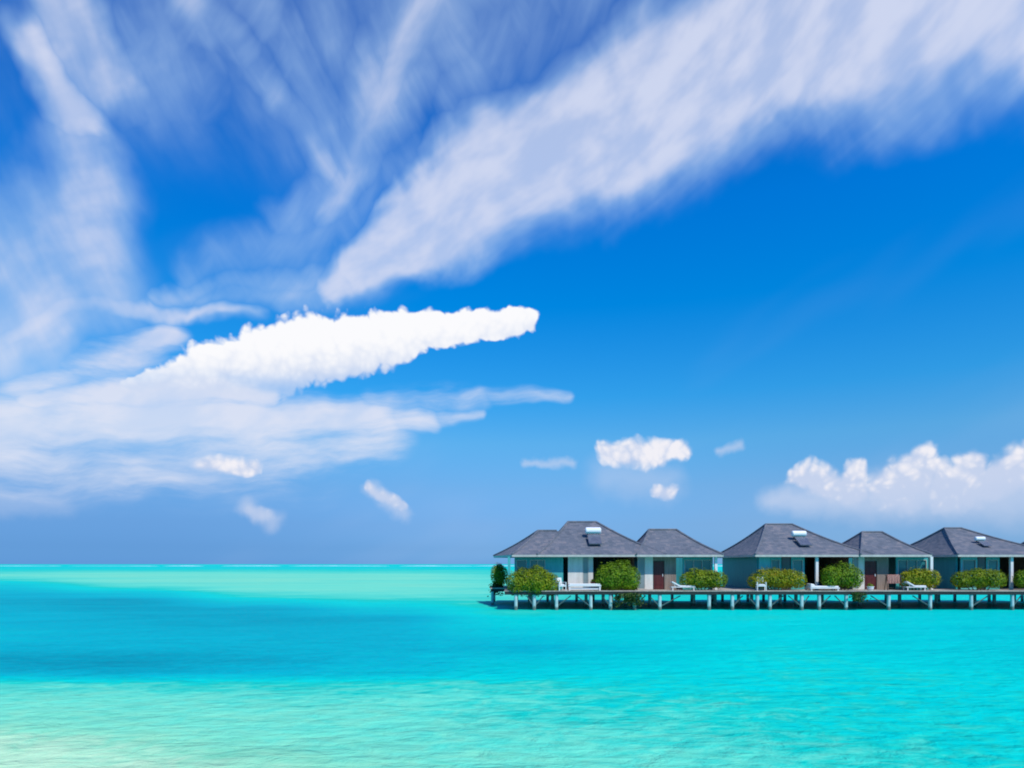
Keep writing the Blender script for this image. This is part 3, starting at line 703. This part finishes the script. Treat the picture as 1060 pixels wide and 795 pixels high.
# plants hanging from the deck edge down to the water
def trailing(label, px0, px1, py0, py1, Y, mat, n, seed):
    rnd = random.Random(seed)
    x0, x1, zt, zb = PX(px0, Y), PX(px1, Y), PZ(py0, Y), PZ(py1, Y)
    root = empty('trailing_plant', ((x0+x1)/2, Y, zt), label, 'plant', 'trailing plants under the deck edge')
    b = bmesh.new(); st = MB(); hw = (x1-x0)/2
    for k in range(9):
        xx = rnd.uniform(-hw, hw); L = (zt-zb)*rnd.uniform(.45, 1)
        st.tube([(xx, 0, 0), (xx+rnd.uniform(-.1, .1), -.05, -L*.5), (xx+rnd.uniform(-.2, .2), 0, -L)], [.02, .015, .006], 5)
        for i in range(n//9):
            t = rnd.random(); p = Vector((xx+rnd.gauss(0, .16), rnd.gauss(0, .14), -L*t))
            s_ = rnd.uniform(.06, .12); nrm = Vector((rnd.gauss(0, 1), -1, rnd.gauss(0, 1))).normalized(); u = nrm.orthogonal().normalized(); w_ = nrm.cross(u)
            b.faces.new([b.verts.new(q) for q in (p-u*s_, p+w_*s_*.5, p+u*s_, p-w_*s_*.5)])
    me = bpy.data.meshes.new('foliage'); b.to_mesh(me); b.free(); me.materials.append(mat)
    o = bpy.data.objects.new('foliage', me); COL.objects.link(o); o.parent = root
    st.build('stem', M['bark'], root)
trailing('dark green creeper hanging to the water below the tall bright shrub', 640, 664, 614, 629, YD-.12, M['leafd'], 900, 31)
trailing('small creeper under the deck left of the middle villa\'s red door', 884, 894, 613, 625, YD-.12, M['leafd'], 360, 32)
trailing('creeper hanging behind the left deck end below the shaded corner plant', 509, 519, 604, 618, YD+7.2, M['leafd'], 500, 33)

# ------------------------------------------------------------------ things on the decks
def bench(label, px0, px1, Y):
    x0, x1 = PX(px0, Y), PX(px1, Y); w = (x1-x0)/2
    r = empty('bench', ((x0+x1)/2, Y, ZD), label, 'bench')
    MB().box(-w, w, -.32, .32, .30, .40).build('seat', M['white'], r, bevel=.015)
    MB().box(-w+.05, w-.05, -.28, .28, .402, .50).build('cushion', M['fabric'], r, bevel=.03)
    for sx in (-1, 1):
        for sy in (-1, 1):
            MB().box(sx*(w-.1)-.05, sx*(w-.1)+.05, sy*.24-.05, sy*.24+.05, 0, .298).build('leg', M['white'], r)
    MB().box(-w+.06, w-.06, -.2, -.17, .06, .2).build('stretcher', M['white'], r)
    return r
def armchair(label, px, Y, rz=0, w=.62, h=.95):
    r = empty('armchair', (PX(px, Y), Y, ZD), label, 'chair', 'white armchairs on the deck', rz)
    MB().box(-w/2, w/2, -.3, .3, .30, .38).build('seat', M['white'], r, bevel=.01)
    MB().box(-w/2+.06, w/2-.06, -.28, .2, .382, .47).build('cushion', M['fabric'], r, bevel=.03)
    MB().hull([(-w/2, .24, .38), (w/2, .24, .38), (w/2, .31, .38), (-w/2, .31, .38)], [(-w/2, .34, h), (w/2, .34, h), (w/2, .40, h), (-w/2, .40, h)]).build('backrest', M['fabric'], r, bevel=.02)
    for sx in (-1, 1):
        MB().box(sx*(w/2+.03)-.03, sx*(w/2+.03)+.03, -.3, .28, .58, .63).build('armrest', M['white'], r)
        for sy in (-.27, .25):
            MB().box(sx*(w/2+.03)-.028, sx*(w/2+.03)+.028, sy-.028, sy+.028, 0, .578).build('leg', M['white'], r)
    return r
def lounger(label, px0, px1, Y, flip=1):
    x0, x1 = PX(px0, Y), PX(px1, Y); L = (x1-x0)
    r = empty('sun_lounger', ((x0+x1)/2, Y, ZD), label, 'sun lounger', 'white sun loungers on the deck', 0 if flip > 0 else pi)
    a = -L/2; 
    MB().box(a, L/2, -.33, .33, .22, .28).build('frame', M['white'], r, bevel=.01)
    MB().box(a+.62, L/2-.02, -.30, .30, .283, .37).build('mattress', M['fabric'], r, bevel=.03)
    MB().hull([(a+.05, -.3, .60), (a+.62, -.3, .283), (a+.62, .3, .283), (a+.05, .3, .60)], [(a+.09, -.3, .69), (a+.66, -.3, .37), (a+.66, .3, .37), (a+.09, .3, .69)]).build('backrest', M['fabric'], r, bevel=.02)
    for xx in (a+.12, L/2-.12):
        for sy in (-.27, .27): MB().box(xx-.03, xx+.03, sy-.03, sy+.03, 0, .218).build('leg', M['white'], r)
    for sy in (-.25, .25): MB().tube([(a+.3, sy, .28), (a+.18, sy, .56)], .015, 6).build('strut', M['white'], r)
    return r
bench('long low white bench on the deck in front of the cream columns', 588, 622, YD+.75)
armchair('small white armchair left of the long white bench', 580.5, YD+.38, R(25), .5)
lounger('white sun lounger beside the left red door', 694, 719, YD+.75)
armchair('white armchair alone in front of the yellow-orange shrub', 788, YD+.5, R(-10), .55, 1.0)
lounger('white sun lounger right of the pink towel', 936, 957, YD+.7)
def platform(label, px0, px1, Y):
    x0, x1 = PX(px0, Y), PX(px1, Y); w = (x1-x0)/2
    r = empty('daybed', ((x0+x1)/2, Y, ZD), label, 'daybed')
    MB().box(-w, w, -.55, .55, .14, .22).build('frame', M['white'], r, bevel=.01)
    MB().box(-w+.05, w-.05, -.5, .5, .223, .34).build('mattress', M['fabric'], r, bevel=.04)
    for sx in (-1, 1):
        for sy in (-1, 1): MB().box(sx*(w-.1)-.05, sx*(w-.1)+.05, sy*.45-.05, sy*.45+.05, 0, .138).build('leg', M['white'], r)
    MB().hull([(-w+.08, -.4, .345), (-w+.42, -.4, .345), (-w+.42, .4, .345), (-w+.08, .4, .345)], [(-w+.1, -.36, .52), (-w+.36, -.36, .46), (-w+.36, .36, .46), (-w+.1, .36, .52)]).build('pillow', M['fabric'], r, bevel=.03)
platform('low white daybed at the foot of the middle villa\'s white porch post', 836, 866, YD+.8)
def pot(label, px, Y, mat, r0=.2, h=.38, name='plant_pot', cat='pot'):
    r = empty(name, (PX(px, Y), Y, ZD), label, cat)
    MB().tube([(0, 0, 0), (0, 0, h*.5), (0, 0, h*.85), (0, 0, h*.86), (0, 0, h)], [r0*.65, r0*.95, r0*.9, r0*1.05, r0*1.05], 14).build('pot', mat, r)
    b = bmesh.new(); rnd = random.Random(int(px))
    for i in range(160):
        v = Vector((rnd.gauss(0, 1), rnd.gauss(0, 1), abs(rnd.gauss(0, 1)))).normalized(); p = Vector((0, 0, h)) + v*rnd.uniform(.08, .26)
        s_ = .05; n_ = v; u = n_.orthogonal().normalized(); w_ = n_.cross(u)
        b.faces.new([b.verts.new(q) for q in (p-u*s_, p+w_*s_*.5, p+u*s_, p-w_*s_*.5)])
    me = bpy.data.meshes.new('foliage'); b.to_mesh(me); b.free(); me.materials.append(M['leaf'])
    o = bpy.data.objects.new('foliage', me); COL.objects.link(o); o.parent = r
pot('red-brown plant pot at the right end of the long white bench', 614.5, YW-.45, M['redpot'], .24, .62)
pot('squat white plant pot in front of the middle villa\'s red door', 901, YD+.7, M['white'], .26, .30)
def towel_rack(label, px, Y):
    r = empty('towel_rack', (PX(px, Y), Y, ZD), label, 'towel rack')
    f = MB()
    for sx in (-.55, .55):
        MB().tube([(sx, -.22, 0), (sx, 0, 1.12)], .025, 6).build('leg', M['dark'], r); MB().tube([(sx, .22, 0), (sx, 0, 1.10)], .025, 6).build('leg', M['dark'], r)
    MB().tube([(-.62, 0, 1.13), (.62, 0, 1.13)], .028, 8).build('rail', M['dark'], r)
    t = empty('towel', (PX(px, Y)-.02, Y, ZD), 'salmon pink towel draped over the dark rack right of the middle red door', 'towel')
    b = bmesh.new(); N = 16; rows = []
    prof = [(-.10, .52), (-.09, .8), (-.06, 1.05), (-.045, 1.15), (0, 1.178), (.045, 1.15), (.06, 1.05), (.085, .85), (.1, .66)]
    for (yy, zz) in prof:
        rows.append([b.verts.new((-.46+.92*k/N, yy + .018*sin(k*1.7)*(1.2-zz)*3, zz+.01*sin(k*.9)*(1.2-zz))) for k in range(N+1)])
    for a_, c_ in zip(rows[:-1], rows[1:]):
        for k in range(N): b.faces.new((a_[k], a_[k+1], c_[k+1], c_[k]))
    bmesh.ops.solidify(b, geom=b.faces[:], thickness=.012)
    me = bpy.data.meshes.new('towel_cloth'); b.to_mesh(me); b.free(); me.materials.append(M['pink'])
    o = bpy.data.objects.new('towel_cloth', me); COL.objects.link(o); o.parent = t
towel_rack('dark wooden rack carrying the pink towel', 925, YD+.8)
